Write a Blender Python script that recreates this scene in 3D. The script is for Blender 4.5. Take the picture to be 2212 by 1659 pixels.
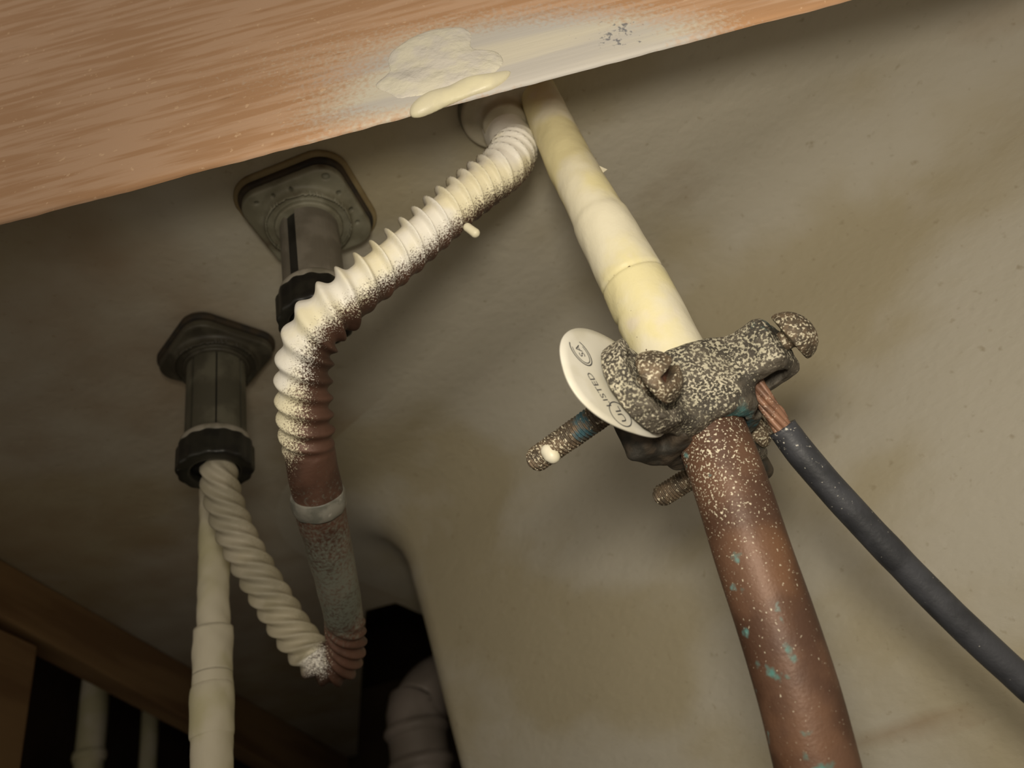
import bpy, math, random
import numpy as np
from mathutils import Vector, Matrix, noise as mnoise

random.seed(7); RNG = np.random.default_rng(7)
for o in list(bpy.data.objects): bpy.data.objects.remove(o)
S = bpy.context.scene
COL = S.collection

# ------------------------------------------------------------------ camera
W, H, F = 2212.0, 1659.0, 1720.0
UP = np.array((-616., 2330., -1720.)); UP /= np.linalg.norm(UP)      # world up seen in camera axes
VD = np.array((0., 0., -1.))
GF = VD - UP * VD.dot(UP); GF /= np.linalg.norm(GF)                   # world +Y (forward, level)
RT = np.cross(GF, UP)                                                 # world +X
C2W = np.array((RT, GF, UP))                                          # camera vector -> world vector

def ray(px, py):
    return C2W @ np.array(((px - W / 2) / F, (H / 2 - py) / F, -1.0))
def P(px, py, z):
    """world point seen at photo pixel (px,py), z metres deep"""
    return ray(px, py) * z
def on_y(px, py, y):
    d = ray(px, py); return d * (y / d[1])
def on_z(px, py, zz):
    d = ray(px, py); return d * (zz / d[2])

cam_d = bpy.data.cameras.new('camera'); cam = bpy.data.objects.new('camera', cam_d); COL.objects.link(cam)
cam_d.sensor_fit = 'HORIZONTAL'; cam_d.sensor_width = 36.0; cam_d.lens = 36.0 * F / W
m = Matrix(C2W.tolist()).to_4x4()
cam.matrix_world = m
cam_d.clip_start = 0.005; cam_d.clip_end = 20
cam_d.dof.use_dof = True; cam_d.dof.focus_distance = 0.25; cam_d.dof.aperture_fstop = 13.0
S.camera = cam

# ------------------------------------------------------------------ light
wd = bpy.data.worlds.new('world'); S.world = wd; wd.use_nodes = True
bg = wd.node_tree.nodes['Background']; bg.inputs['Color'].default_value = (1.0, 0.89, 0.74, 1); bg.inputs['Strength'].default_value = 0.42
ld = bpy.data.lights.new('torch', 'SPOT'); ld.energy = 2.55; ld.color = (1.0, 0.91, 0.76); ld.spot_size = math.radians(105); ld.spot_blend = 1.0; ld.shadow_soft_size = 0.024
lamp = bpy.data.objects.new('torch', ld); COL.objects.link(lamp)
lp = C2W @ np.array((-0.008, 0.050, 0.0)); la = C2W @ np.array((0.09, 0.0, -0.30))
lamp.location = lp.tolist()
lamp.rotation_euler = Vector((la - lp).tolist()).to_track_quat('-Z', 'Y').to_euler()
S.view_settings.view_transform = 'Standard'; S.view_settings.look = 'None'
S.view_settings.exposure = 0.0; S.view_settings.gamma = 1.0; S.view_settings.use_curve_mapping = False

# ------------------------------------------------------------------ helpers: objects
def tag(o, label=None, cat=None, group=None, kind=None):
    if label: o['label'] = label
    if cat: o['category'] = cat
    if group: o['group'] = group
    if kind: o['kind'] = kind
    return o
def thing(name, loc, label, cat, group=None, kind=None):
    o = bpy.data.objects.new(name, None); COL.objects.link(o); o.location = [float(v) for v in loc]
    o.empty_display_size = 0.02
    return tag(o, label, cat, group, kind)
def world_of(o):
    v = Vector((0, 0, 0))
    while o is not None: v += o.location; o = o.parent
    return v
def mesh(name, V, Fc, mat, parent=None, smooth=True, attr=None):
    """one mesh object; vertices are given in world coordinates"""
    me = bpy.data.meshes.new(name)
    V = np.asarray(V, dtype=float)
    me.from_pydata(V.tolist(), [], [tuple(int(i) for i in f) for f in Fc]); me.update()
    if smooth: me.polygons.foreach_set('use_smooth', [True] * len(me.polygons))
    if attr is not None:
        for k, vals in attr.items():
            a = me.attributes.new(k, 'FLOAT', 'POINT'); a.data.foreach_set('value', np.asarray(vals, dtype=np.float32))
    me.materials.append(mat)
    o = bpy.data.objects.new(name, me); COL.objects.link(o)
    if parent is not None:
        o.parent = parent
        o.location = -world_of(parent)
    return o
def box(name, lo, hi, mat, parent=None, bevel=0.0):
    x0, y0, z0 = lo; x1, y1, z1 = hi
    V = [(x0,y0,z0),(x1,y0,z0),(x1,y1,z0),(x0,y1,z0),(x0,y0,z1),(x1,y0,z1),(x1,y1,z1),(x0,y1,z1)]
    Fc = [(0,3,2,1),(4,5,6,7),(0,1,5,4),(1,2,6,5),(2,3,7,6),(3,0,4,7)]
    o = mesh(name, V, Fc, mat, parent, smooth=False)
    if bevel:
        b = o.modifiers.new('bevel', 'BEVEL'); b.width = bevel; b.segments = 2
    return o

# ------------------------------------------------------------------ helpers: swept tubes
def spline(pts, ds):
    """Catmull-Rom through rows of pts (any number of columns), resampled every ds metres of the first three"""
    p = np.asarray(pts, dtype=float)
    p = np.vstack([2 * p[0] - p[1], p, 2 * p[-1] - p[-2]])
    out = []
    for i in range(1, len(p) - 2):
        d = np.linalg.norm(p[i + 1][:3] - p[i][:3]); n = max(2, int(d / (ds * 0.25)))
        for t in np.arange(n) / n:
            a, b, c, e = p[i - 1], p[i], p[i + 1], p[i + 2]
            out.append(0.5 * (2 * b + (c - a) * t + (2 * a - 5 * b + 4 * c - e) * t * t + (3 * b - a - 3 * c + e) * t ** 3))
    out.append(p[-2]); q = np.array(out)
    L = np.concatenate([[0], np.cumsum(np.linalg.norm(np.diff(q[:, :3], axis=0), axis=1))])
    s = np.linspace(0, L[-1], max(2, int(L[-1] / ds) + 1))
    return np.stack([np.interp(s, L, q[:, k]) for k in range(q.shape[1])], 1), s
def frames(c):
    t = np.gradient(c, axis=0); t /= np.linalg.norm(t, axis=1)[:, None]
    n = np.zeros_like(t); a = np.array((0.0, -1.0, 0.2)); a -= t[0] * a.dot(t[0]); n[0] = a / np.linalg.norm(a)
    for i in range(1, len(t)):
        v = n[i - 1] - t[i] * n[i - 1].dot(t[i]); n[i] = v / np.linalg.norm(v)
    return t, n, np.cross(t, n)
def sweep(pts, ds, nth, disp=None, round_ends=False):
    """pts rows (x,y,z,r). returns verts, faces, s per ring, outward dirs"""
    q, s = spline(pts, ds)
    c, r = q[:, :3], q[:, 3]
    t, n, b = frames(c)
    th = np.linspace(0, 2 * math.pi, nth, endpoint=False)
    if round_ends:
        r = r.copy(); L = s[-1]
        for i in range(len(s)):
            d = min(s[i], L - s[i])
            if d < r[i]: r[i] *= math.sqrt(max(0.02, 1 - (1 - d / r[i]) ** 2))
    rr = np.repeat(r[:, None], nth, 1)
    dirs = n[:, None, :] * np.cos(th)[None, :, None] + b[:, None, :] * np.sin(th)[None, :, None]
    if disp is not None: rr = rr + disp(s[:, None], th[None, :], c[:, None, :] + dirs * rr[:, :, None])
    V = (c[:, None, :] + dirs * rr[:, :, None]).reshape(-1, 3)
    m_, k = len(s), nth
    i = np.arange(m_ - 1)[:, None]; j = np.arange(k)[None, :]; j2 = (j + 1) % k
    Fq = np.stack([i * k + j, i * k + j2, (i + 1) * k + j2, (i + 1) * k + j], -1).reshape(-1, 4).tolist()
    Fq.append(list(range(k - 1, -1, -1))); Fq.append(list(range((m_ - 1) * k, m_ * k)))
    return V, Fq, np.repeat(s, k), dirs.reshape(-1, 3)
def lump(X, sc, seed=0.0):
    """cheap smooth noise of points (...,3), about -1..1"""
    x, y, z = X[..., 0] * sc + seed, X[..., 1] * sc + 2.1 * seed, X[..., 2] * sc - seed
    return (np.sin(x + 1.7 * np.sin(y * 1.3 + z)) + np.sin(y * 1.6 + 1.3 * np.sin(z * 1.1 - x)) + np.sin(z * 1.4 + 1.9 * np.sin(x * .8 + y))) / 3.0

# ------------------------------------------------------------------ helpers: signed-distance solids (surface nets)
def nets(f, lo, hi, h):
    ax = [np.arange(lo[k], hi[k] + h, h) for k in range(3)]
    G = f(*np.meshgrid(*ax, indexing='ij')).astype(np.float32)
    n = [len(a) - 1 for a in ax]
    acc = np.zeros((n[0], n[1], n[2], 3), np.float32); cnt = np.zeros((n[0], n[1], n[2]), np.float32)
    cor = [(i, j, k) for i in (0, 1) for j in (0, 1) for k in (0, 1)]
    sub = lambda c: G[c[0]:c[0] + n[0], c[1]:c[1] + n[1], c[2]:c[2] + n[2]]
    for a in cor:
        for d in range(3):
            if a[d]: continue
            b = list(a); b[d] = 1
            ga, gb = sub(a), sub(b); cr = (ga < 0) != (gb < 0)
            t = np.where(cr, ga / np.where(cr, ga - gb, 1), 0)
            for k in range(3):
                acc[..., k] += np.where(cr, a[k] + (t if k == d else 0), 0)
            cnt += cr
    act = cnt > 0
    idx = -np.ones(act.shape, np.int64); idx[act] = np.arange(act.sum())
    cells = np.argwhere(act)
    V = (cells + acc[act] / cnt[act][:, None]) * h + np.array(lo)
    Q = []
    for d in range(3):
        u, v = (d + 1) % 3, (d + 2) % 3
        s0 = [slice(None)] * 3; s1 = [slice(None)] * 3
        s0[d] = slice(0, -1); s1[d] = slice(1, None)
        ga, gb = G[tuple(s0)] < 0, G[tuple(s1)] < 0
        e = np.argwhere(ga != gb)
        ok = (e[:, u] > 0) & (e[:, v] > 0) & (e[:, u] < n[u]) & (e[:, v] < n[v]); e = e[ok]
        if not len(e): continue
        def at(du, dv):
            c = e.copy(); c[:, u] -= du; c[:, v] -= dv; return idx[c[:, 0], c[:, 1], c[:, 2]]
        q = np.stack([at(1, 1), at(0, 1), at(0, 0), at(1, 0)], 1)
        fl = ~ga[e[:, 0], e[:, 1], e[:, 2]]
        q[fl] = q[fl][:, ::-1]
        Q.append(q)
    return V, np.concatenate(Q).tolist()
mx, mn = np.maximum, np.minimum
def smin(a, b, k):
    hh = np.clip(0.5 + 0.5 * (b - a) / k, 0, 1); return b * (1 - hh) + a * hh - k * hh * (1 - hh)
def sbox(x, y, z, lo, hi, r=0.0):
    q = [np.abs(v - (a + b) / 2) - (b - a) / 2 + r for v, a, b in zip((x, y, z), lo, hi)]
    return np.sqrt(mx(q[0], 0) ** 2 + mx(q[1], 0) ** 2 + mx(q[2], 0) ** 2) + mn(mx(q[0], mx(q[1], q[2])), 0) - r
def scyl(rad, r, hgt, lo, hi, e=0.0):
    a = rad - r + e; b = np.abs(hgt - (lo + hi) / 2) - (hi - lo) / 2 + e
    return np.sqrt(mx(a, 0) ** 2 + mx(b, 0) ** 2) + mn(mx(a, b), 0) - e

# ------------------------------------------------------------------ helpers: materials
def lin(h):
    h = h.lstrip('#'); v = [int(h[i:i + 2], 16) / 255 for i in (0, 2, 4)]
    return tuple(c / 12.92 if c <= .04045 else ((c + .055) / 1.055) ** 2.4 for c in v) + (1,)
def mat(name, c1, c2=None, nscale=30, layers=(), rough=0.6, metal=0.0, bump=None, stretch=None, spec=0.4, c2range=(.42, .6)):
    m_ = bpy.data.materials.new(name); m_.use_nodes = True; nt = m_.node_tree; N, L = nt.nodes, nt.links
    bs = N['Principled BSDF']; bs.inputs['Roughness'].default_value = rough; bs.inputs['Metallic'].default_value = metal
    bs.inputs['Specular IOR Level'].default_value = spec
    tc = N.new('ShaderNodeTexCoord'); mp = N.new('ShaderNodeMapping'); L.new(tc.outputs['Object'], mp.inputs['Vector'])
    if stretch: mp.inputs['Scale'].default_value = stretch
    pm = N.new('ShaderNodeMapping'); L.new(tc.outputs['Object'], pm.inputs['Vector'])
    def nz(scale, detail=4, vec=None, seed=0.0):
        t = N.new('ShaderNodeTexNoise'); t.inputs['Scale'].default_value = scale; t.inputs['Detail'].default_value = detail
        if seed:
            o = N.new('ShaderNodeVectorMath'); o.inputs[1].default_value = (seed, seed * 1.7, -seed); L.new((vec or mp).outputs[0], o.inputs[0]); L.new(o.outputs[0], t.inputs['Vector'])
        else: L.new((vec or mp).outputs[0], t.inputs['Vector'])
        return t.outputs['Fac']
    def ma(op, a, b, clamp=False):
        t = N.new('ShaderNodeMath'); t.operation = op; t.use_clamp = clamp
        for i, v in enumerate((a, b)):
            if isinstance(v, (int, float)): t.inputs[i].default_value = v
            else: L.new(v, t.inputs[i])
        return t.outputs[0]
    def mixc(fac, a, b):
        t = N.new('ShaderNodeMix'); t.data_type = 'RGBA'; L.new(fac, t.inputs[0])
        for i, v in ((6, a), (7, b)):
            if isinstance(v, tuple): t.inputs[i].default_value = v
            else: L.new(v, t.inputs[i])
        return t.outputs[2]
    def remap(v, lo, hi):
        t = N.new('ShaderNodeMapRange'); L.new(v, t.inputs[0]); t.inputs[1].default_value = lo; t.inputs[2].default_value = hi
        t.interpolation_type = 'SMOOTHSTEP'; return t.outputs[0]
    col = lin(c1)
    if c2: col = mixc(remap(nz(nscale), *c2range), lin(c1), lin(c2))
    for i, ly in enumerate(layers):
        k = ly.get('attr'); sc = ly.get('scale', 200); v = nz(sc, ly.get('detail', 3), seed=3.3 + 2.1 * i, vec=pm if ly.get('plain', True) else mp)
        v = ma('MULTIPLY', ma('SUBTRACT', v, 0.5), ly.get('amp', 1.0))
        if k:
            at = N.new('ShaderNodeAttribute'); at.attribute_name = k; v = ma('ADD', v, ma('MULTIPLY', at.outputs['Fac'], ly.get('gain', 1.0)))
        v = ma('MULTIPLY', ma('SUBTRACT', v, ly.get('thr', 0.5)), ly.get('sharp', 6.0), True)
        if ly.get('max', 1.0) < 1.0: v = ma('MULTIPLY', v, ly['max'])
        lc = lin(ly['col'])
        if ly.get('col2'): lc = mixc(remap(nz(ly.get('nscale', 60), seed=9.1), .42, .6), lc, lin(ly['col2']))
        col = mixc(v, col, lc)
        if metal and ly.get('kill', True):
            prev = bs.inputs['Metallic'].links[0].from_socket if bs.inputs['Metallic'].links else None
            inv = ma('SUBTRACT', 1.0, v); L.new(ma('MULTIPLY', inv, prev if prev else metal), bs.inputs['Metallic'])
    if isinstance(col, tuple): bs.inputs['Base Color'].default_value = col
    else: L.new(col, bs.inputs['Base Color'])
    if bump:
        sock = None
        for (sc, st, dist) in bump:
            b = N.new('ShaderNodeBump'); b.inputs['Strength'].default_value = st; b.inputs['Distance'].default_value = dist
            L.new(nz(sc, 5, seed=1.3), b.inputs['Height'])
            if sock: L.new(sock, b.inputs['Normal'])
            sock = b.outputs[0]
        L.new(sock, bs.inputs['Normal'])
    return m_

M = {}
M['sink'] = mat('sink_enamel', '#b6b0a0', '#aaa086', 7, [
    dict(scale=24, amp=1.6, thr=.16, sharp=4, col='#bab3a4', max=.5),
    dict(scale=260, amp=2.0, thr=.30, sharp=4, col='#857659', max=.5, detail=5),
    dict(scale=100, amp=2.2, thr=.42, sharp=3, col='#8a7f68', max=.32, plain=False),
    dict(attr='brown_tint', scale=30, amp=.55, thr=.42, sharp=2.2, col='#866844', max=.6)],
    rough=.62, bump=[(14, .5, .004), (220, .35, .0012)], stretch=(1, 1, 1.7), spec=.3)
M['wood'] = mat('rail_wood', '#cba584', '#bb9069', 260, [
    dict(scale=900, amp=2.2, thr=.36, sharp=5, col='#8f6a44', max=.45, plain=False),
    dict(scale=420, amp=2.4, thr=.42, sharp=8, col='#e8c6a0', max=.55),
    dict(attr='paint', scale=650, amp=1.1, thr=.36, sharp=1.5, col='#d2cbb8', col2='#c2bdb4'),
    dict(attr='grime', scale=520, amp=2.0, thr=.6, sharp=5, col='#6f7076', max=.85)],
    rough=.6, bump=[(260, .35, .001)], stretch=(.09, 1, 1))
M['side_wood'] = mat('side_wood', '#8f7350', '#7a5e40', 40, [dict(scale=120, amp=2, thr=.35, sharp=4, col='#5f4020', max=.5)], rough=.65, bump=[(120, .3, .001)], stretch=(1, .1, 1))
M['cream'] = mat('cream_paint', '#ded7bd', '#ddd3a4', 38, [
    dict(scale=70, amp=2.0, thr=.22, sharp=4, col='#dad0c4', max=.55),
    dict(attr='chip', scale=420, amp=2.2, thr=.62, sharp=9, col='#5d4a38')],
    rough=.5, bump=[(160, .3, .0012), (900, .12, .0004)])
M['cream_plain'] = mat('cream_gloss', '#e4ddbe', '#dcd6c0', 90, rough=.4, bump=[(200, .3, .001)])
M['cream_dim'] = mat('cream_old_paint', '#cdc5ae', '#bdb692', 24, [dict(scale=200, amp=2, thr=.5, sharp=5, col='#8d8570', max=.6)], rough=.65, bump=[(120, .4, .0015)])
M['flex'] = mat('flex_copper', '#5e4336', '#493429', 60, [
    dict(scale=90, amp=2.2, thr=.58, sharp=5, col='#4a6e64', max=.7),
    dict(attr='dust', scale=800, amp=1.3, thr=.5, sharp=2, col='#6c7468', max=.7),
    dict(attr='paint', scale=1700, amp=1.6, thr=.5, sharp=2.4, col='#efebdf', col2='#ece4c4', nscale=40),
    dict(attr='leg_shade', scale=160, amp=.7, thr=.4, sharp=2.5, col='#8f8770', col2='#a39a84', max=.9)],  # shade on the return leg, painted into the colour
    rough=.5, metal=.25, bump=[(500, .25, .0006)])
M['copper'] = mat('copper_pipe', '#684c3a', '#523a2c', 45, [
    dict(scale=30, amp=1.4, thr=.16, sharp=5, col='#7a5434', max=.4, kill=False),
    dict(attr='teal', scale=150, amp=1.8, thr=.55, sharp=6, col='#47776f', col2='#6f9a96'),
    dict(attr='speck', scale=1500, amp=2.6, thr=.66, sharp=7, col='#cfc6ae', detail=2)],
    rough=.5, metal=.15, bump=[(300, .15, .0006), (1100, .3, .0004)])
M['clamp'] = mat('clamp_bronze', '#5c554a', '#443f37', 160, [
    dict(attr='teal', scale=240, amp=1.4, thr=.5, sharp=3, col='#2b4c52', col2='#4f7674'),
    dict(attr='speck', scale=1250, amp=2.6, thr=.5, sharp=3.5, col='#bfb8a2', col2='#aaa48e', detail=2)],
    rough=.7, metal=.2, bump=[(700, .6, .0010), (150, .3, .002)])
M['jaw_dark'] = mat('jaw_bronze', '#4a4034', '#33302a', 120, [dict(scale=160, amp=2, thr=.5, sharp=5, col='#35585a', max=.7), dict(scale=900, amp=2.4, thr=.62, sharp=8, col='#9a9280')], rough=.7, metal=.2, bump=[(500, .5, .001)])
M['screw'] = mat('screw_metal', '#6f5f4c', '#51473a', 200, [
    dict(attr='teal', scale=260, amp=1.6, thr=.6, sharp=4, col='#34525a'),
    dict(attr='speck', scale=1250, amp=2.6, thr=.5, sharp=4, col='#c6bda4', detail=2)], rough=.6, metal=.3, bump=[(800, .5, .0008)])
M['slot'] = mat('slot_brown', '#5a3826', '#3b2418', 300, rough=.7)
M['strand'] = mat('bare_copper', '#8a6650', '#6a4e3e', 200, [dict(scale=1500, amp=2.4, thr=.28, sharp=4, col='#cdb8a4')], rough=.5, metal=.15)
M['rubber'] = mat('black_insulation', '#3b3c40', '#2c2d30', 80, [dict(scale=1300, amp=2.4, thr=.66, sharp=5, col='#85868a'),
    dict(attr='speck', scale=900, amp=2.6, thr=.6, sharp=7, col='#bdb9ae')], rough=.5, bump=[(900, .25, .0005)], spec=.45)
M['tag'] = mat('tag_card', '#d8d4c6', '#cdc8b6', 60, rough=.5)
M['ink'] = mat('tag_ink', '#3c3c3e', rough=.6)
M['gasket'] = mat('gasket_dark', '#2a2620', '#3a3022', 120, rough=.8)
M['halo'] = mat('putty_brown', '#857654', '#786848', 60, rough=.8)
M['flange'] = mat('flange_plastic', '#83806e', '#6c6856', 60, [dict(scale=90, amp=2, thr=.32, sharp=4, col='#4a3826', max=.7)], rough=.55)
M['flange_dark'] = mat('flange_dark_plastic', '#4c483c', '#3a362c', 70, rough=.5)
M['shank'] = mat('shank_black', '#1e1d1a', '#2b2a26', 90, rough=.45)
M['shank_panel'] = mat('shank_grey', '#787266', '#686256', 70, [dict(scale=300, amp=2, thr=.4, sharp=5, col='#5d584a', max=.6)], rough=.6)
M['shank_panel_dark'] = mat('shank_olive', '#615e50', '#4b483c', 60, rough=.55)
M['nut'] = mat('nut_black', '#26251f', '#1c1b18', 120, [dict(scale=240, amp=2.2, thr=.5, sharp=7, col='#8c8a80')], rough=.4)
M['collar'] = mat('collar_grey', '#8f897c', '#6f6a5c', 90, rough=.5)
M['disc'] = mat('disc_cream', '#bdb5a0', '#a89f88', 60, rough=.6)
M['pvc'] = mat('drain_pvc', '#968b82', '#847a70', 20, rough=.5)
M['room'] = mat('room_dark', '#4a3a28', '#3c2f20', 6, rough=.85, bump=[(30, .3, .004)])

# ================================================================== the place
ZD = 0.280        # underside of the sink deck
YR = 0.150        # front face of the wooden rail

# ---- room behind and below; floor, side walls and ceiling added to cut ambient light
for nm, lo, hi, lb in (('floor', (-.58, -.05, -.42), (1.0, 1.5, -.40), 'dark cabinet floor added below the sink to cut ambient light'),
                       ('wall_left', (-.58, .15, -.40), (-.56, 1.5, .47), 'dark wall set close beyond the open left side to cut ambient light'),
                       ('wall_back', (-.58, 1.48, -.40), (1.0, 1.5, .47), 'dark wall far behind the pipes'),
                       ('wall_right', (.98, .15, -.40), (1.0, 1.5, .47), 'unseen dark wall added beyond the bowl on the right to cut ambient light'),
                       ('ceiling', (-.58, .163, .47), (1.0, 1.5, .49), 'dark ceiling added above the sink to shut out the sky')):
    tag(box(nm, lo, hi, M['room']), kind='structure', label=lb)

# ---- sink: deck underside and bowl
sink = thing('sink', (0.1, 0.5, ZD), 'underside of a grey-beige sink, flat deck curving into the bowl wall', 'sink')
Cc = np.array((-0.106, 0.505)); dw = np.array((0.795, -0.607)); dw /= np.linalg.norm(dw)
db = np.array((0.32, 0.95)); db /= np.linalg.norm(db)
def bowl():
    rf = 0.03
    # plan outline: along the wall to the corner, rounded, then back
    n1 = np.array((dw[1], -dw[0])); n1 = n1 if n1[1] < 0 else -n1
    n2 = np.array((-db[1], db[0]))
    a1 = math.atan2(n1[1], n1[0]); a2 = math.atan2(n2[1], n2[0])
    if a1 < 0: a1 += 2 * math.pi
    if a2 < 0: a2 += 2 * math.pi
    half = (a1 - a2) / 2; cen = Cc - (n1 + n2) / np.linalg.norm(n1 + n2) * (rf / math.cos(half))
    pts, nor = [], []
    s0 = cen + n1 * rf
    n0 = np.array((0., -1.)); K = np.array((.338, .1665)); rk = .06; a0 = 1.5 * math.pi; hk = (a0 - a1) / 2
    ck = K - (n0 + n1) / np.linalg.norm(n0 + n1) * (rk / math.cos(hk))
    for t in np.linspace(.5, 0, 20)[:-1]: pts.append(ck + n0 * rk + np.array((t, 0))); nor.append(n0)
    for t in np.linspace(0, 1, 16):
        a = a0 + (a1 - a0) * t; n = np.array((math.cos(a), math.sin(a))); pts.append(ck + n * rk); nor.append(n)
    e1 = ck + n1 * rk
    for t in np.linspace(0, 1, 80)[1:]: pts.append(e1 + (s0 - e1) * t); nor.append(n1)
    for t in np.linspace(0, 1, 26)[1:]:
        a = a1 + (a2 - a1) * t; n = np.array((math.cos(a), math.sin(a))); pts.append(cen + n * rf); nor.append(n)
    e0 = cen + n2 * rf
    for t in np.linspace(0, 0.55, 40)[1:]: pts.append(e0 + db * t); nor.append(n2)
    pts, nor = np.array(pts), np.array(nor)
    R = 0.052
    prof = [(R + 0.045, ZD + .0012), (R + 0.03, ZD), (R + 0.015, ZD)]
    for t in np.linspace(0, 1, 22):
        a = t * math.pi / 2; prof.append((R - R * math.sin(a), ZD - R + R * math.cos(a)))
    for z in np.linspace(ZD - R, -0.16, 60)[1:]: prof.append((-0.10 * (ZD - R - z) , z))
    for t in np.linspace(0, 1, 10)[1:]:
        a = t * math.pi / 2; prof.append((-0.0388 - 0.05 * (1 - math.cos(a)), -0.16 - 0.05 * math.sin(a)))
    V = np.array([[p[0] + n[0] * o, p[1] + n[1] * o, z] for (o, z) in prof for p, n in zip(pts, nor)])
    k, r = len(pts), len(prof)
    V[:, 1] += 0
    nv = lump(V, 18, .4) * 0.0012 + lump(V, 47, 2) * 0.0004
    V[:, :2] += np.tile(nor, (r, 1)) * nv[:, None]
    Fc = [(i * k + j, i * k + j + 1, (i + 1) * k + j + 1, (i + 1) * k + j) for i in range(r - 1) for j in range(k - 1)]
    # tint field: soft brown patches, strongest at the listed centres
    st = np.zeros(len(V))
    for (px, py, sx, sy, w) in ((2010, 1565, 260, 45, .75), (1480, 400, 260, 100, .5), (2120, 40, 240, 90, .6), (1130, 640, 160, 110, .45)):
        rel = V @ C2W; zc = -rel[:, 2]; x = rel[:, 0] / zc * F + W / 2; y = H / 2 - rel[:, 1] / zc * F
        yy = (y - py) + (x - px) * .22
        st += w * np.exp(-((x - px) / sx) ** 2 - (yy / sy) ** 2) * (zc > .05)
    return mesh('bowl', V, Fc, M['sink'], sink, attr={'brown_tint': st})
bowl()
def deck():
    xs = [-0.368, -0.17, 0.85]; y0, ya, yb = 0.163, 0.63, 1.15
    qa, qb = on_z(790, 1320, ZD), on_z(775, 1560, ZD)
    poly = [(xs[0], y0), (xs[2], y0), (xs[2], qa[1]), (qa[0], qa[1]), (qb[0], qb[1]), (qb[0] - .05, yb), (xs[0], yb)]
    n = len(poly)
    V = [(x, y, ZD + .0004) for x, y in poly] + [(x, y, ZD + .02) for x, y in poly]
    Fc = [tuple(range(n - 1, -1, -1)), tuple(range(n, 2 * n))] + [(i, (i + 1) % n, n + (i + 1) % n, n + i) for i in range(n)]
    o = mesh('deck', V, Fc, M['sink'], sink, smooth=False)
    import bmesh
    bm = bmesh.new(); bm.from_mesh(o.data)
    bmesh.ops.triangulate(bm, faces=bm.faces)
    for _ in range(5):
        bmesh.ops.subdivide_edges(bm, edges=[e for e in bm.edges if e.calc_length() > .03], cuts=1, use_grid_fill=True)
        bmesh.ops.triangulate(bm, faces=[f for f in bm.faces if len(f.verts) > 3])
    bm.to_mesh(o.data); bm.free()
    # the aged, browner end of the deck
    a = o.data.attributes.new('brown_tint', 'FLOAT', 'POINT')
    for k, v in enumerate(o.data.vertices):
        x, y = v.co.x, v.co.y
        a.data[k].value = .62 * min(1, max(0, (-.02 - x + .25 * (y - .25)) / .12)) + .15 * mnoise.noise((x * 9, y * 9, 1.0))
    return o
deck()

# ---- wooden rail across the top
rail = thing('wooden_rail', (0.02, YR, 0.217), 'reddish-brown wooden rail across the top with cream paint smeared along its edge', 'board')
def rail_board():
    zb, zt, th = 0.2167, 0.46, 0.012
    xs = np.arange(-0.42, 0.5, 0.0016); nx = len(xs)
    ts = np.concatenate([np.linspace(0, .10, 44)[:-1], np.linspace(.10, zt - zb, 24)]); nzz = len(ts)
    jit = np.array([(mnoise.noise((x * 180, 3.1, 0)) * .00035 + mnoise.noise((x * 45, 7.1, 0)) * .0005) for x in xs])
    V = []
    for t in ts:
        for i, x in enumerate(xs): V.append((x, YR + (0.0008 * math.exp(-t / .0012)), zb + t + jit[i] * math.exp(-t / .004)))
    nf = len(V)
    for i, x in enumerate(xs): V.append((x, YR + th, zb + 1.50 * th + jit[i]))
    for x in xs: V.append((x, YR + th, zt))
    V = np.array(V)
    Fc = [(i * nx + j, i * nx + j + 1, (i + 1) * nx + j + 1, (i + 1) * nx + j) for i in range(nzz - 1) for j in range(nx - 1)]
    Fc += [(nf + j, nf + j + 1, j + 1, j) for j in range(nx - 1)]
    Fc += [(nf + nx + j, nf + nx + j + 1, nf + j + 1, nf + j) for j in range(nx - 1)]
    tp = (nzz - 1) * nx
    Fc += [(tp + j, tp + j + 1, nf + nx + j + 1, nf + nx + j) for j in range(nx - 1)]
    # overspray on the wood, laid out on the board itself (u along, t up from the lower edge)
    u, t = V[:, 0], V[:, 2] - zb
    def blob(px, py, su, sv, w):
        q = on_y(px, py, YR); return w * np.exp(-((u - q[0]) / su) ** 2 - ((t - (q[2] - zb)) / sv) ** 2)
    pa = blob(1080, 120, .040, .022, 1.15) + blob(1290, 110, .034, .018, .75) + blob(1450, 90, .03, .012, .45) + blob(800, 230, .03, .010, .45) + blob(900, 150, .03, .022, .45)
    pa += blob(640, 330, .05, .0035, .75) + blob(420, 180, .07, .03, .16) + blob(700, 120, .05, .03, .22)
    pa[nf:] = .3
    gr = blob(1330, 70, .013, .010, .55) + blob(450, 375, .035, .0022, .85) + blob(250, 430, .03, .0016, .5)
    return mesh('board', V, Fc, M['wood'], rail, attr={'paint': pa, 'grime': gr})
rail_board()
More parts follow.
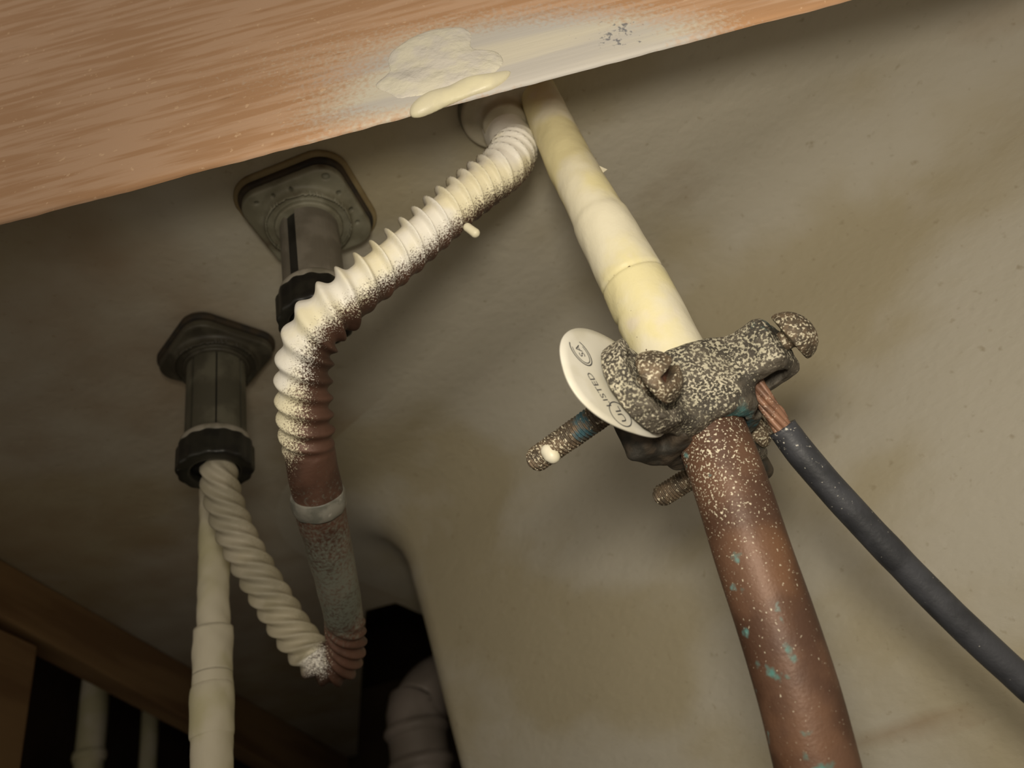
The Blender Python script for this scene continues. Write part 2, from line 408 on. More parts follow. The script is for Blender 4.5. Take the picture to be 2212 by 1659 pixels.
def flat_blobs(name, items, mt, thick, h=0.0007):
    """puddle of paint sitting on the rail face: items are (px,py,rx,ry,angle) in photo pixels on that plane"""
    q = [(on_y(px, py, YR), rx / 6700, ry / 6700, math.radians(an)) for px, py, rx, ry, an in items]
    lo = np.array((min(c[0] - a for c, a, b, g in q) - .003, YR - .006, min(c[2] - max(a, b) for c, a, b, g in q) - .003))
    hi = np.array((max(c[0] + a for c, a, b, g in q) + .003, YR + .003, max(c[2] + max(a, b) for c, a, b, g in q) + .003))
    def f(x, y, z):
        d = None
        for c, a, b, g in q:
            u = (x - c[0]) * math.cos(g) + (z - c[2]) * math.sin(g); v = -(x - c[0]) * math.sin(g) + (z - c[2]) * math.cos(g)
            e = np.sqrt((u / a) ** 2 + (v / b) ** 2 + ((y - YR) / thick) ** 2)
            e = (e - 1) * min(a, b) * .6
            d = e if d is None else smin(d, e, .004)
        X = np.stack([x, y * 0, z], -1)
        return mx(d + lump(X, 300, 1) * .0005, y - (YR + .0009)) 
    V, Fc = nets(f, lo, hi, h)
    return mesh(name, V, Fc, mt, rail)
M['smear'] = mat('smeared_paint', '#d8d2be', '#d2ccc0', 120, rough=.45, bump=[(70, .8, .004), (300, .3, .001)])
M['smear2'] = mat('thick_paint', '#dcd4b2', '#d4ccae', 120, rough=.4, bump=[(200, .3, .001)])
flat_blobs('paint_patch', [(930, 110, 100, 78, 20), (1010, 150, 80, 60, 10), (850, 178, 48, 26, 0), (950, 178, 80, 30, 8)], M['smear'], .0010, .0005)
flat_blobs('paint_drip', [(925, 223, 26, 13, 20), (980, 205, 60, 16, 18), (1045, 182, 50, 17, 15)], M['smear2'], .0015, .0005)

# ---- side board and post at the open left side
def side_board():
    V = [(-.369, .17, .256), (-.350, .17, .256), (-.350, 1.15, .214), (-.369, 1.15, .214), (-.369, .17, .2803), (-.350, .17, .2803), (-.350, 1.15, .2803), (-.369, 1.15, .2803)]
    Fc = [(0,3,2,1),(4,5,6,7),(0,1,5,4),(1,2,6,5),(2,3,7,6),(3,0,4,7)]
    o = mesh('side_board', V, Fc, M['side_wood'], smooth=False)
    b = o.modifiers.new('bevel', 'BEVEL'); b.width = .002; b.segments = 2
    return tag(o, 'dim brown wooden board edging the sink underside at lower left', 'board')
side_board()
o = box('wooden_post', (-.376, .40, -.399), (-.352, .486, .238), M['side_wood'], bevel=.0015); tag(o, 'brown upright wooden post at the lower left edge', 'post')

# ---- vertical pipes beyond the opening
def straight_pipe(name, px, py, X, r, label, mt, group=None, rings=()):
    d = ray(px, py); t = X / d[0]; p = d * t
    pts = [(p[0], p[1], -.399, r), (p[0], p[1], 0.0, r), (p[0], p[1], .469, r)]
    root = thing(name, (p[0], p[1], -.399), label, 'pipe', group)
    V, Fc, s, dr = sweep(pts, .01, 20, lambda s, th, X_: lump(X_, 60) * .0004)
    mesh('tube', V, Fc, mt, root)
    for zz, hh in rings:
        V, Fc, s, dr = sweep([(p[0], p[1], zz - hh, r * 1.12), (p[0], p[1], zz, r * 1.18), (p[0], p[1], zz + hh, r * 1.12)], .002, 20)
        mesh('collar', V, Fc, mt, root)
    return root
straight_pipe('background_pipe', 200, 1560, -.46, .0125, 'thicker dim upright pipe in the dark gap, nearer the post', M['cream_dim'], rings=((.235, .004),))
straight_pipe('background_pipe', 322, 1600, -.50, .0095, 'thinner dim upright pipe in the dark gap, farther from the post', M['cream_dim'])

# ---- drain elbow in the dark behind the bowl corner
dr_ = thing('drain_pipe', (-.168, .77, -.399), 'thick pale drain pipe bending over in the dark behind the bowl corner', 'pipe')
V, Fc, s, dd = sweep([(-.168, .77, -.399, .027), (-.168, .77, -.1, .027), (-.168, .77, .185, .027), (-.163, .775, .215, .027), (-.145, .79, .237, .027), (-.11, .815, .245, .027), (-.07, .84, .245, .027)], .004, 32)
mesh('elbow', V, Fc, M['pvc'], dr_)
for zz in (.165, .195):
    V, Fc, s, dd = sweep([(-.168, .77, zz - .006, .0275), (-.168, .77, zz, .0305), (-.168, .77, zz + .006, .0275)], .001, 32)
    mesh('ring', V, Fc, M['pvc'], dr_)

# ---- faucet tailpieces under the deck
def tailpiece(cx, cy, rot, zn, rs, rn, half, label, fl_mat, panels, pan_mat, holes, halo):
    t = thing('faucet_tailpiece', (cx, cy, ZD), label, 'faucet fitting')
    ca, sa = math.cos(rot), math.sin(rot)
    def sq(x, y, hs, rc):
        u, v = np.abs((x - cx) * ca + (y - cy) * sa) - hs + rc, np.abs(-(x - cx) * sa + (y - cy) * ca) - hs + rc
        return np.sqrt(mx(u, 0) ** 2 + mx(v, 0) ** 2) + mn(mx(u, v), 0) - rc
    def slab(name, hs, rc, z0, z1, mt, extra=None, h=.0008):
        def f(x, y, z):
            a = sq(x, y, hs, rc); b = np.abs(z - (z0 + z1) / 2) - (z1 - z0) / 2
            e = .001; a, b = a + e, b + e
            d = np.sqrt(mx(a, 0) ** 2 + mx(b, 0) ** 2) + mn(mx(a, b), 0) - e
            return extra(d, x, y, z) if extra else d
        k = hs * 1.45 + .004
        V, Fc = nets(f, (cx - k, cy - k, z0 - .014), (cx + k, cy + k, z1 + .002), h)
        return mesh(name, V, Fc, mt, t)
    if halo: slab('putty_ring', half + .0032, .013, ZD - .0022, ZD + .0006, M['halo'], h=.0007)
    slab('gasket', half + .0012, .0105, ZD - .0045, ZD - .0008, M['gasket'])
    zf = ZD - .0045
    def dish(d, x, y, z):
        r = np.hypot(x - cx, y - cy)
        boss = scyl(r, rs + .0058, z, zf - .0095, zf, .0015)
        d = smin(d, boss, .003)
        # hollow ring of the moulding
        ring = mx(np.abs(r - (rs + .0035)) - .0016, np.abs(z - (zf - .010)) - .003)
        d = mx(d, -ring)
        for hu, hv, hr in holes:
            X0 = cx + hu * ca - hv * sa; Y0 = cy + hu * sa + hv * ca
            d = mx(d, -mx(np.hypot(x - X0, y - Y0) - hr, np.abs(z - (zf - .0045)) - .002))
        return d
    slab('flange', half, .010, zf - .0045, zf, fl_mat, dish, .0006)
    V, Fc, s, dr = sweep([(cx, cy, ZD - .001, rs - .0016), (cx, cy, (ZD + zn) / 2, rs - .0016), (cx, cy, zn, rs - .0016)], .002, 48)
    mesh('shank', V, Fc, M['shank'], t)
    for a0, a1 in panels:
        aa = np.radians(np.linspace(a0, a1, 16)); V = []
        for z in (ZD - .012, zn + .012):
            for r in (rs - .0022, rs):
                V += [(cx + r * math.cos(a), cy + r * math.sin(a), z) for a in aa]
        n = 16; Fc = []
        for j in range(n - 1):
            Fc += [(n + j, n + j + 1, 3 * n + j + 1, 3 * n + j), (j + 1, j, 2 * n + j, 2 * n + j + 1), (j, j + 1, n + j + 1, n + j), (2 * n + j + 1, 2 * n + j, 3 * n + j, 3 * n + j + 1)]
        Fc += [(0, n, 3 * n, 2 * n), (n - 1, 3 * n - 1, 4 * n - 1, 2 * n - 1)]
        mesh('shank_panel', V, Fc, pan_mat, t, smooth=False)
    V, Fc, s, dr = sweep([(cx, cy, zn + .015, rs - .001), (cx, cy, zn + .0135, rn - .0012), (cx, cy, zn + .0105, rn - .0012), (cx, cy, zn + .0095, rs)], .0006, 48)
    mesh('collar', V, Fc, M['collar'], t)
    def nutf(x, y, z):
        r = np.hypot(x - cx, y - cy); a = np.arctan2(y - cy, x - cx)
        d = scyl(r - .00035 * np.cos(a * 14), rn, z, zn - .003, zn + .0105, .0014)
        return mx(d, -mx(r - .0105, z - (zn + .004)))
    V, Fc = nets(nutf, (cx - rn - .003, cy - rn - .003, zn - .006), (cx + rn + .003, cy + rn + .003, zn + .014), .0007)
    mesh('coupling_nut', V, Fc, M['nut'], t)
    return t
f1 = on_z(468, 752, ZD); f2 = on_z(664, 448, ZD)
hl = [(-.014, -.018, .0008), (-.006, -.0185, .0007), (.002, -.0185, .0007), (.017, -.0175, .0016), (.018, -.008, .0008), (.0185, .002, .001), (.018, .010, .0008), (-.018, .004, .0008)]
tailpiece(f1[0], f1[1], math.radians(45 + 5), .209, .0138, .0168, .0225, 'dark faucet shank with diamond flange at left, joined to the corrugated tube', M['flange_dark'], ((-150, -118), (-112, -66), (-63, -15), (-8, 20)), M['shank_panel_dark'], [], False)
tailpiece(f2[0], f2[1], math.radians(-8), .215, .0122, .0150, .0225, 'faucet shank with pale holed square flange close under the wooden rail', M['flange'], ((-163, -128), (-100, 25)), M['shank_panel'], hl, True)

# ---- left supply pipe
lp_ = ray(458, 1550); lpx = lp_ * (.34 / lp_[1]); lq = ray(462, 1180); lqx = lq * (.34 / lq[1])
LX = (lpx[0] + lqx[0]) / 2
left = thing('supply_pipe', (LX, .34, -.399), 'cream-painted upright pipe below the diamond-flanged faucet shank', 'pipe')
zj1 = (ray(457, 1440) * (.34 / ray(457, 1440)[1]))[2]; zj2 = (ray(457, 1580) * (.34 / ray(457, 1580)[1]))[2]
V, Fc, s, dd = sweep([(LX, .34, -.399, .0086), (LX, .34, zj2, .0086), (LX, .34, zj1 - .004, .0086), (LX, .34, zj1 + .004, .0074), (LX, .34, .28, .0070)], .0015, 36,
    lambda s, th, X: lump(X, 160) * .0003 + lump(X, 420, 3) * .00025)
mesh('tube', V, Fc, M['cream_dim'], left)
V, Fc, s, dd = sweep([(LX, .34, zj2 - .003, .0082), (LX, .34, zj2, .0092), (LX, .34, zj2 + .0165, .0092), (LX, .34, zj2 + .020, .0082)], .0007, 36, lambda s, th, X: lump(X, 260) * .0003)
mesh('coupling', V, Fc, M['cream_dim'], left)

# ---- disc and stub the corrugated tube springs from
dc = on_z(1078, 232, ZD)
disc = thing('pipe_flange', (dc[0], dc[1], ZD), 'round cream flange plate partly hidden behind the upper painted pipe', 'flange')
def discf(x, y, z):
    r = np.hypot(x - dc[0], y - dc[1]); d = scyl(r, .0165, z, ZD - .006, ZD, .0015)
    return smin(d, scyl(r, .009, z, ZD - .012, ZD, .001), .003)
V, Fc = nets(discf, (dc[0] - .02, dc[1] - .02, ZD - .014), (dc[0] + .02, dc[1] + .02, ZD + .002), .0006)
mesh('plate', V, Fc, M['disc'], disc)
ra = np.linspace(0, 2 * math.pi, 41)
V, Fc, s, dd = sweep([(dc[0], dc[1], ZD - .0035, .0168), (dc[0], dc[1], ZD - .002, .0172), (dc[0], dc[1], ZD - .0003, .0172)], .0005, 48)
mesh('rim', V, Fc, M['flange'], disc)

# ---- corrugated copper connector
flex = thing('flexible_connector', tuple(P(470, 1010, .362)), 'corrugated copper water connector coated on one side with white overspray', 'flexible tube')
fx = [(1083, 255, .330, 8.8), (1096, 292, .322, 9.0), (1112, 322, .313, 9.0), (1092, 362, .303, 8.6), (1040, 403, .297, 8.4), (985, 446, .291, 8.3), (915, 508, .284, 8.2), (840, 572, .277, 8.2), (762, 634, .270, 8.2), (700, 688, .266, 8.3),
      (666, 745, .266, 8.3), (656, 815, .268, 8.3), (659, 900, .272, 8.4), (670, 985, .278, 8.6), (686, 1070, .285, 8.9), (708, 1175, .296, 8.6), (729, 1260, .306, 8.0), (745, 1350, .319, 7.4), (747, 1405, .328, 7.2),
      (728, 1437, .336, 7.2), (690, 1428, .342, 7.2), (645, 1382, .347, 7.2), (602, 1318, .351, 7.3), (560, 1248, .354, 7.3), (522, 1180, .357, 7.3), (492, 1110, .360, 7.3), (476, 1050, .362, 7.2), (471, 1000, .364, 7.0), (470, 960, .368, 6.8)]
FP = np.array([list(P(a, b, c)) + [r / 1000] for a, b, c, r in fx])
cum = np.concatenate([[0], np.cumsum(np.linalg.norm(np.diff(FP[:, :3], axis=0), axis=1))])
def at_px(i): return cum[i]
s_start, s_bend, s_plain0, s_plain1, s_u1, s_end = at_px(2) + .001, at_px(8), at_px(13) - .001, at_px(17) - .004, at_px(20), cum[-1]
def build_flex():
    q, sg = spline(FP, .0004)
    pitch = np.interp(sg, [0, s_start, s_start + .035, s_bend, s_bend + .012, s_plain0, s_plain1, s_u1, s_end], [.0040, .0040, .0056, .0084, .0076, .0056, .0050, .0076, .0080])
    ph = np.concatenate([[0], np.cumsum(np.diff(sg) / pitch[1:])])
    amp = np.interp(sg, [s_start - .004, s_start + .003, s_bend - .02, s_bend, s_bend + .02, s_plain0 - .006, s_plain0, s_plain1, s_plain1 + .005, s_u1, s_end - .012, s_end - .006], [0, .0013, .0023, .0023, .0015, .0012, 0, 0, .0009, .0017, .0014, 0])
    wid = np.interp(sg, [0, s_bend - .015, s_bend + .015, s_end], [.115, .115, .28, .28])
    spray = C2W @ np.array((-.70, .52, .50)); spray /= np.linalg.norm(spray)
    t_, n_, b_ = frames(q[:, :3])
    def disp(s, th, X):
        side = (n_ @ spray)[:, None] * np.cos(th) + (b_ @ spray)[:, None] * np.sin(th)
        side = np.where(s < s_bend + .004, np.clip(.62 + .75 * side, .22, 1), 1.0)
        i = np.arange(len(sg))[:, None]
        fr = (ph[i] + th / (2 * math.pi) * np.where(s < (s_plain0 + s_plain1) / 2, 2, 5)) % 1.0
        d = side * amp[i] * (np.exp(-((fr - .5) / wid[i]) ** 2) * 1.5 - .45)
        d = d + lump(X, 300) * .00015 * (amp[i] > 0) + lump(X, 210, 4) * .00045 * np.clip(1 - amp[i] / .0006, 0, 1)
        return d
    V, Fc, s, dr = sweep(FP, .0004, 60, disp)
    spray = C2W @ np.array((-.70, .52, .50)); spray /= np.linalg.norm(spray)
    fac = dr @ spray
    # paint coverage: an oversprayed side along the tube
    cov = np.interp(s, [0, s_start, s_start + .03, s_bend - .02, s_bend, s_bend + .02, s_plain0 - .012, s_plain0 - .004, s_plain0 + .003, s_plain1, s_u1, s_u1 + .01, s_end],
                    [1.3, 1.3, 1.0, .95, .80, .62, .42, .30, -.1, -.2, .15, .85, .95])
    pa = cov + fac * .75 
    du = np.interp(s, [0, s_plain0 - .02, s_plain0, s_plain0 + .02, s_plain0 + .05, s_plain1 - .006, s_plain1 + .01, s_end], [0, 0, .30, .55, .95, .95, .35, 0]) 
    o = mesh('corrugated_tube', V, Fc, M['flex'], flex, attr={'paint': pa, 'dust': du, 'leg_shade': np.interp(s, [0, s_u1 - .004, s_u1 + .008, s_end], [0, 0, 1, 1])})
    return q, sg
FQ, FS = build_flex()
# brazed cuff on the plain length
i0 = int(np.argmin(np.abs(FS - (at_px(14) + .003))))
seg = FQ[i0 - 10:i0 + 9]
V, Fc, s, dd = sweep([(*p[:3], .0093 + .0007 * math.sin(math.pi * k / 18)) for k, p in enumerate(seg)][::3], .0006, 48, lambda s, th, X: lump(X, 500) * .0003)
mesh('cuff', V, Fc, mat('cuff_grey', '#77746a', '#5e5d54', 150, [dict(scale=120, amp=2.4, thr=.3, sharp=4, col='#c2beb2', max=.8)], rough=.5), flex)
# paint drip hanging under the tube
dp = [P(1003, 486, .282), P(1018, 497, .281), P(1034, 509, .280)]
V, Fc, s, dd = sweep([(*dp[0], .0016), (*dp[1], .0016), (*dp[2], .0018)], .0004, 20, round_ends=True)
mesh('paint_drip', V, Fc, M['cream_plain'], flex)

# ---- main water pipe
mp_ = [(1128, 130, .338, 7.6), (1156, 190, .325, 8.0), (1195, 275, .307, 8.6), (1227, 346, .293, 8.9), (1262, 410, .282, 9.2), (1295, 472, .275, 9.6), (1332, 540, .269, 10.2), (1367, 608, .2625, 10.6), (1405, 682, .2565, 10.9), (1447, 765, .2495, 10.8),
       (1495, 855, .2415, 10.6), (1541, 950, .2330, 10.5), (1585, 1070, .2245, 10.5), (1627, 1200, .217, 10.5), (1675, 1340, .2105, 10.5), (1725, 1500, .2040, 10.5), (1766, 1659, .1985, 10.5), (1805, 1820, .193, 10.5)]
MP = np.array([list(P(a, b, c)) + [r / 1000] for a, b, c, r in mp_])
top = MP[0].copy(); top[2] = ZD + .001; top[:2] = MP[0][:2]
bot = MP[-1].copy(); b2 = bot.copy(); b2[2] -= .08; b3 = b2.copy(); b3[2] = -.399
MP = np.vstack([MP, b2, b3])
pipe = thing('water_pipe', tuple(b3[:3]), 'copper water pipe in the foreground, painted cream above the clamp and bare below', 'pipe')
ic = 10                                            # clamp row
CL0 = MP[ic][:3]
def nearest_s(S_, Q, p): return S_[int(np.argmin(np.linalg.norm(Q[:, :3] - p, axis=1)))]
up_pts = MP[:ic + 1]
uq, us = spline(up_pts, .0005)
s_seam = nearest_s(us, uq, MP[7][:3]); s_mid = nearest_s(us, uq, MP[5][:3]); s_peel = nearest_s(us, uq, MP[3][:3])
def up_disp(s, th, X):
    d = lump(X, 120) * .00022 + lump(X, 400, 3) * .00010
    d = d - .0007 * np.exp(-((s - s_seam) / .0006) ** 2)                # crack where the fitting starts
    d = d + .0005 / (1 + np.exp(-(s - s_mid + lump(X, 200) * .002) / .0006)) - .0003
    d = d - .0011 * np.exp(-((s - s_seam - .0125) / .0012) ** 2) * np.clip(np.cos(th - 2.2), 0, 1) ** 4
    return d
V, Fc, s, dd = sweep(up_pts, .0005, 64, up_disp)
crk = np.exp(-((s - s_seam) / .0006) ** 2) * .48 + .25 * np.clip((s - s_seam) / .02, 0, 1) * np.clip(dd @ (C2W @ np.array((-.9, -.3, -.1))), 0, 1)
mesh('painted_section', V, Fc, M['cream'], pipe, attr={'chip': crk})
lo_pts = MP[ic:]
V, Fc, s, dd = sweep(lo_pts, .0008, 56, lambda s, th, X: lump(X, 50) * .00012)
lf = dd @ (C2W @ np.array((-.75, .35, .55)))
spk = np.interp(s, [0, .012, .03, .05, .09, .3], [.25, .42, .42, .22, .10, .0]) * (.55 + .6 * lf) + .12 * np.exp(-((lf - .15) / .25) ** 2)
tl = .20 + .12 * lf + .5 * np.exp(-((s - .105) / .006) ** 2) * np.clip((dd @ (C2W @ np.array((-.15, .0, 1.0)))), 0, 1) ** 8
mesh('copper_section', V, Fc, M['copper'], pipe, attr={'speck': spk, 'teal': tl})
# curled flake of paint on the right edge
fa, fb, fc = P(1262, 350, .283), P(1312, 366, .284), P(1288, 384, .281)
nn = C2W @ np.array((.2, .3, .9)) * .0004
V = np.array([fa, (fa + fb) / 2 + nn * 2, fb, (fa + fc) / 2, fc]); V = np.vstack([V, V - nn])
Fc = [(0, 1, 3), (1, 2, 4), (1, 4, 3), (5, 8, 6), (6, 9, 7), (6, 8, 9), (0, 5, 6, 1), (1, 6, 7, 2), (2, 7, 9, 4), (4, 9, 8, 3), (3, 8, 5, 0)]
mesh('paint_flake', V, Fc, M['cream'], pipe, smooth=False)

# ---- ground clamp: local axes f (front), l (left ear), a (up the pipe)
EA = MP[ic - 1][:3] - MP[ic + 1][:3]; EA = EA / np.linalg.norm(EA)
EF = C2W @ np.array((.714, .53, .463)); EF -= EA * EF.dot(EA); EF /= np.linalg.norm(EF)
EL = np.cross(EF, EA)
B3 = np.array((EF, EL, EA))
def LW(v): return CL0 + np.asarray(v) @ B3
clamp = thing('ground_clamp', tuple(CL0), 'speckled bronze ground clamp bolted around the copper pipe', 'clamp')
HF0, HF1, HL = .0160, .0232, -.0048
def front(f, l, a):
    X = np.stack([f, l, a], -1)
    r = np.hypot(f, l)
    sad = mx(scyl(r, .0162, a, -.0150, .0100, .003), -(f + .001))
    rr = np.hypot(l - .0285, a + .003)
    ear = scyl(rr, .0136, f, -.0050, -.0006, .0012)
    bridge = sbox(f, l, a, (-.0048, .010, -.0155), (.0030, .0275, .0060), .002)
    d = smin(smin(sad, bridge, .005), ear, .002)
    rim = mx(mx(np.abs(rr - .0122) - .0013, np.abs(f + .0012) - .0026), -((l - .0285) * .72 - (a + .003) * .69 + .0035))
    d = smin(d, rim - .0004, .0015)
    d = mx(d, -mx(mx(rr - .0106, -(f + .0016)), f - .02))
    tow = sbox(f, l, a, (.004, -.0135, -.0078), (.0300, .0035, .0092), .0035)
    tow2 = sbox(f, l, a, (.002, -.0125, -.0110), (.0150, .0050, .0090), .003)
    d = smin(d, smin(tow, tow2, .004), .005)
    rear = sbox(f, l, a, (-.0045, -.0290, -.0190), (.0050, -.010, -.0030), .003)
    d = smin(d, rear, .003)
    hole = mx(np.hypot(f - np.clip(f, HF0, HF1), l - HL) - .0037, -.05 - a)
    d = mx(d, -hole)
    d = mx(d, .0107 - r)
    return d + lump(X, 700, 2) * .00020 + lump(X, 1500, 5) * .00012
V, Fc = nets(front, (-.008, -.034, -.022), (.034, .046, .015), .00045)
tl = np.clip(.75 - np.abs(V[:, 2] + .015) / .006, 0, 1) * (V[:, 1] < .008) * .95 + np.exp(-((V[:, 0] - .029) / .004) ** 2 - ((V[:, 2] - .007) / .005) ** 2) * .7
sp = .50 - np.clip(-V[:, 2] - .0095, 0, .004) * 45 
sp += np.where(V[:, 1] > .0, 0.05, -.02); sp -= np.clip(tl, 0, 1) * .35
inh = (np.hypot(V[:, 0] - np.clip(V[:, 0], HF0, HF1), V[:, 1] - HL) < .0043); sp[inh] = -.5; tl[inh] = 0
und = (V[:, 2] < -.0062) & (V[:, 0] > .0155); sp[und] -= .35
mesh('front_jaw', LW(V), Fc, M['clamp'], clamp, attr={'speck': sp, 'teal': tl})
def back(f, l, a):
    X = np.stack([f, l, a], -1); r = np.hypot(f, l)
    sad = mx(scyl(r, .0160, a, -.0175, .0090, .002), f + .0015)
    e1 = sbox(f, l, a, (-.0190, .006, -.0165), (-.0100, .0215, .004), .003)
    e2 = sbox(f, l, a, (-.0130, -.0390, -.0215), (.0010, -.008, -.002), .003)
    d = smin(smin(sad, e1, .004), e2, .004)
    d = mx(d, .0109 - r)
    return d + lump(X, 500, 1) * .0003
V, Fc = nets(back, (-.024, -.043, -.026), (.004, .039, .012), .0005)
mesh('back_jaw', LW(V), Fc, M['jaw_dark'], clamp)
def screw_head(f0, l0, a0, rad, hgt, sl, name='clamp_screw', tilt=(0, 0)):
    """dome head with a slot direction sl in (l,a); flat side at f0"""
    sl = np.array(sl) / np.hypot(*sl)
    def fn(f, l, a):
        ll, aa = l - l0, a - a0; ff = f - f0 - ll * tilt[0] - aa * tilt[1]
        r = np.hypot(ll, aa)
        dome = (np.sqrt((r / rad) ** 2 + ((ff - .0008) / hgt) ** 2) - 1) * hgt
        d = mx(dome, -ff); d = smin(d, scyl(r, rad * .98, ff, 0, .0018, .0006), .001)
        v = -ll * sl[1] + aa * sl[0]; u = ll * sl[0] + aa * sl[1]
        slot = sbox(v, u, ff, (-.0012, -rad * .95, hgt * .56), (.0012, rad * .95, hgt * 2), .0002)
        d = mx(d, -slot)
        return smin(d, scyl(r, .0030, ff, -.008, .0005), .0008)
    k = rad + .002
    V, Fc = nets(fn, (f0 - .009, l0 - k, a0 - k), (f0 + hgt + .004, l0 + k, a0 + k), .0004)
    X = V - np.array((f0, l0, a0)); v = -X[:, 1] * sl[1] + X[:, 2] * sl[0]; u = X[:, 1] * sl[0] + X[:, 2] * sl[1]
    ff = X[:, 0] - X[:, 1] * tilt[0] - X[:, 2] * tilt[1]
    ins = (np.abs(v) < .0014) & (np.abs(u) < rad) & (ff < np.sqrt(np.maximum(0, 1 - (np.hypot(u, v) / rad) ** 2)) * hgt - .0002) & (ff > .0012)
    sp = np.where(ins, -.5, .40)
    o = mesh(name, LW(V + RNG.normal(0, .00003, V.shape)), Fc, M['screw'], clamp, attr={'speck': sp, 'teal': sp * 0})
    # metal left bare in the slot
    zz = hgt * .56; pl = []
    for su, sv, sf in ((-1, -1, 0), (1, -1, 0), (1, 1, 0), (-1, 1, 0), (-1, -1, 1), (1, -1, 1), (1, 1, 1), (-1, 1, 1)):
        uu, vv = su * rad * .74, sv * .0013
        l_, a_ = uu * sl[0] - vv * sl[1], uu * sl[1] + vv * sl[0]
        pl.append((f0 + zz - .0006 + sf * .0008 + l_ * tilt[0] + a_ * tilt[1], l0 + l_, a0 + a_))
    mesh('slot', LW(pl), [(0,3,2,1),(4,5,6,7),(0,1,5,4),(1,2,6,5),(2,3,7,6),(3,0,4,7)], M['slot'], o, smooth=False)
    return o
def thread(par, l0, a0, fa, fb, r, teal0=None, speck=.4):
    a_, b_ = LW((fa, l0, a0)), LW((fb, l0, a0))
    pts = [(*(a_ + (b_ - a_) * t), r) for t in (0, .33, .67, 1)]
    V, Fc, s, dd = sweep(pts, .00016, 28, lambda s, th, X: .00032 * np.sin(2 * math.pi * (s / .00115) - th) + lump(X, 900) * .00012, round_ends=True)
    tl = np.exp(-((s - teal0) / .005) ** 2) * .8 if teal0 is not None else s * 0
    sp = speck - tl * .45
    return mesh('screw_thread', V, Fc, M['screw'], par, attr={'speck': sp, 'teal': tl})
s1 = screw_head(.0026, .0300, -.0045, .0078, .0068, (-.73, .69))
thread(s1, .0285, -.003, -.004, -.0450, .0036, teal0=.019)
s2 = screw_head(.0052, -.0215, -.0110, .0062, .004, (.3, .9))
thread(s2, -.0205, -.0140, -.008, -.0345, .0034, speck=.22)
s3 = screw_head(.0322, -.0055, .0008, .0078, .0066, (.35, .94), 'set_screw', tilt=(.12, -.15))
# cream drip on the end of the long screw
dq = LW((-.0370, .0285, -.0035)); V, Fc, s, dd = sweep([(*(dq + C2W @ np.array((-.002, .002, .0015))), .002), (*(dq + C2W @ np.array((.0005, -.001, .003))), .0024), (*(dq + C2W @ np.array((.0012, -.0032, .003))), .0019)], .0004, 18, round_ends=True)
mesh('paint_drip', V, Fc, M['cream_plain'], s1)

# ---- oval tag trapped under the left ear
tg = thing('paper_tag', tuple(LW((-.0054, .033, -.002))), 'off-white oval tag with small black print caught under the clamp screw', 'tag')
def tag_pt(l, a): return -.0058 - 2.5 * (l - .030) ** 2 + .12 * (a - .004) ** 2
n = 96; ang = np.linspace(0, 2 * math.pi, n, endpoint=False); V = []
rings = np.linspace(0.0, 1, 9)[1:]
e = 2 / 2.35
ol = np.sign(np.cos(ang)) * np.abs(np.cos(ang)) ** e * .0242; oa = np.sign(np.sin(ang)) * np.abs(np.sin(ang)) ** e * .0180
sk = .22
for side in (0, 1):
    V.append((tag_pt(.0322, .0000) - side * .0005, .0322, .0000))
    for k in rings:
        for i in range(n):
            l, a = .0322 + k * (ol[i]) - k * oa[i] * sk, .0000 + k * oa[i]
            V.append((tag_pt(l, a) - side * .0005, l, a))
m1 = 1 + n * len(rings); Fc = []
for side in (0, 1):
    o_ = side * m1
    for i in range(n):
        t = (o_, o_ + 1 + i, o_ + 1 + (i + 1) % n); Fc.append(t if side else t[::-1])
        for k in range(len(rings) - 1):
            q = (o_ + 1 + k * n + i, o_ + 1 + k * n + (i + 1) % n, o_ + 1 + (k + 1) * n + (i + 1) % n, o_ + 1 + (k + 1) * n + i)
            Fc.append(q[::-1] if side else q)
la_ = 1 + n * (len(rings) - 1)
Fc += [(la_ + i, la_ + (i + 1) % n, m1 + la_ + (i + 1) % n, m1 + la_ + i) for i in range(n)]
mesh('card', LW(V), Fc, M['tag'], tg)
def text_on_tag(txt, l, a, size, name='printed_letters'):
    cu = bpy.data.curves.new('t', 'FONT'); cu.body = txt; cu.size = size; cu.align_x = 'CENTER'; cu.align_y = 'CENTER'; cu.resolution_u = 3
    ob = bpy.data.objects.new('t', cu); COL.objects.link(ob); dg = bpy.context.evaluated_depsgraph_get(); dg.update()
    me = bpy.data.meshes.new_from_object(ob.evaluated_get(dg))
    v = np.array([x.co[:] for x in me.vertices]); fc = [tuple(p.vertices) for p in me.polygons]
    bpy.data.objects.remove(ob); bpy.data.curves.remove(cu); bpy.data.meshes.remove(me)
    return place_print(v[:, :2], fc, l, a, name)
EX = np.array((.28, .96)); EY = np.array((.96, -.28))
def place_print(uv, fc, l, a, name):
    L = l + uv[:, 0] * EX[0] + uv[:, 1] * EY[0]; A = a + uv[:, 0] * EX[1] + uv[:, 1] * EY[1]
    pts = np.stack([tag_pt(L, A) + .00006, L, A], 1)
    return mesh(name, LW(pts), fc, M['ink'], tg, smooth=False)
def arc_print(l, a, ru, rv, a0, a1, w, name='printed_ring'):
    an = np.radians(np.linspace(a0, a1, 48)); o_ = np.stack([np.cos(an) * ru, np.sin(an) * rv], 1); i_ = np.stack([np.cos(an) * (ru - w), np.sin(an) * (rv - w)], 1)
    k = len(an); return place_print(np.vstack([o_, i_]), [(j, j + 1, k + j + 1, k + j) for j in range(k - 1)], l, a, name)
text_on_tag('LISTED', .0452, -.0060, .0036)
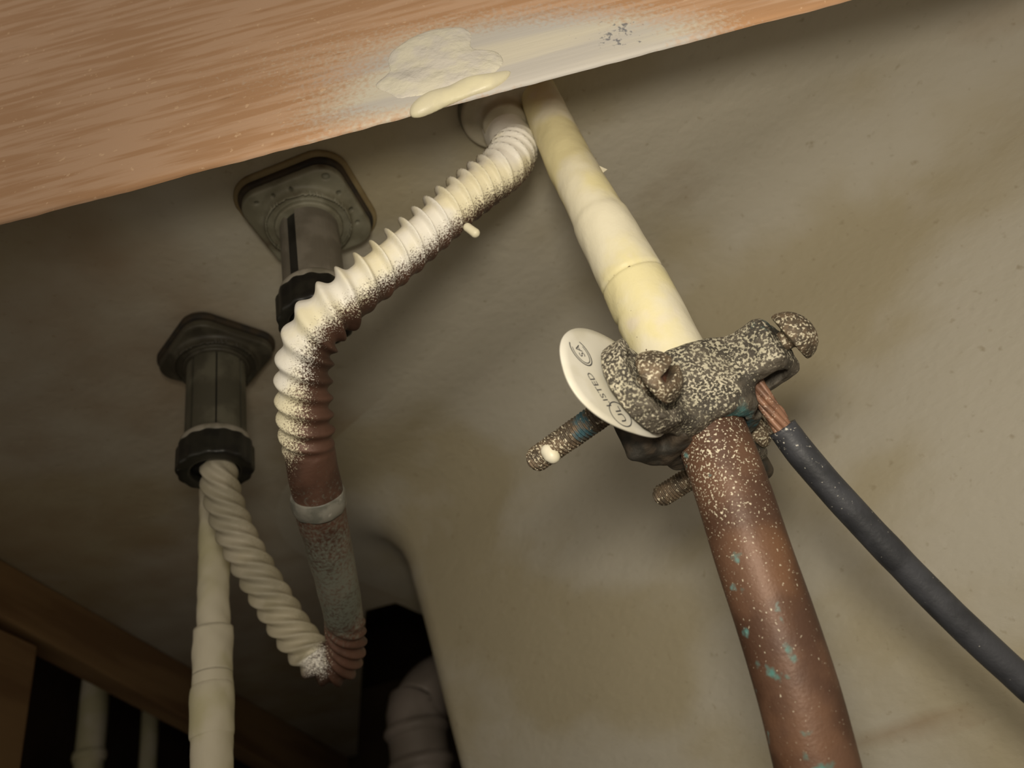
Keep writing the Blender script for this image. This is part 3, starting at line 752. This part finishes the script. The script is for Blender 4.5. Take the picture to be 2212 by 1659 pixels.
arc_print(.0400, -.0128, .0040, .0048, 0, 360, .00035); text_on_tag('UL', .0400, -.0128, .0042)
arc_print(.0462, .0062, .0046, .0040, 40, 320, .0004); text_on_tag('SA', .0463, .0066, .0036)
arc_print(.0462, .0062, .0038, .0031, 60, 300, .0003)

# ---- ground wire
w0 = LW((.0172, HL, .006)); w1 = LW((.0172, HL, -.009)); w2 = P(1667, 888, .2315); w3 = P(1696, 934, .2305)
wire = thing('ground_wire', tuple(P(2100, 1360, .216)), 'black insulated ground wire with bare copper strands entering the clamp', 'wire')
wp = [(1690, 924, .2307, 4.25), (1730, 978, .2295, 4.3), (1800, 1060, .2275, 4.3), (1900, 1168, .225, 4.3), (2000, 1272, .2225, 4.3), (2100, 1370, .219, 4.3), (2200, 1462, .2155, 4.3), (2330, 1575, .211, 4.3), (2500, 1700, .206, 4.3)]
V, Fc, s, dd = sweep([(*P(a, b, c), r / 1000) for a, b, c, r in wp], .0008, 40, lambda s, th, X: lump(X, 200) * .0001 + .0004 * np.exp(-(s / .0015) ** 2) * lump(X, 900))
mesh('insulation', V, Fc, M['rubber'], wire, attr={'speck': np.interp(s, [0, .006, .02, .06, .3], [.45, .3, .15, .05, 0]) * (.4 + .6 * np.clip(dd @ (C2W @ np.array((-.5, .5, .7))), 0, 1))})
cs, ss = spline([(*w0, 0), (*w1, 0), (*w2, 0), (*w3, 0), (*P(1722, 972, .2295), 0)], .0008)
ct, cn, cb = frames(cs[:, :3])
for k in range(7):
    a = 2 * math.pi * k / 6 - ss / .030 * 2 * math.pi * .6; R = .00185 if k < 6 else 0.0
    c = cs[:, :3] + R * (cn * np.cos(a)[:, None] + cb * np.sin(a)[:, None])
    V, Fc, s, dd = sweep(np.hstack([c, np.full((len(c), 1), .00098)])[::2], .0009, 12)
    mesh('copper_strand', V, Fc, M['strand'], wire)
# one broken strand end standing off
V, Fc, s, dd = sweep([(*P(1668, 878, .232), .0008), (*P(1684, 882, .231), .0009), (*P(1698, 905, .231), .0008)], .0005, 10)
mesh('copper_strand', V, Fc, M['strand'], wire)
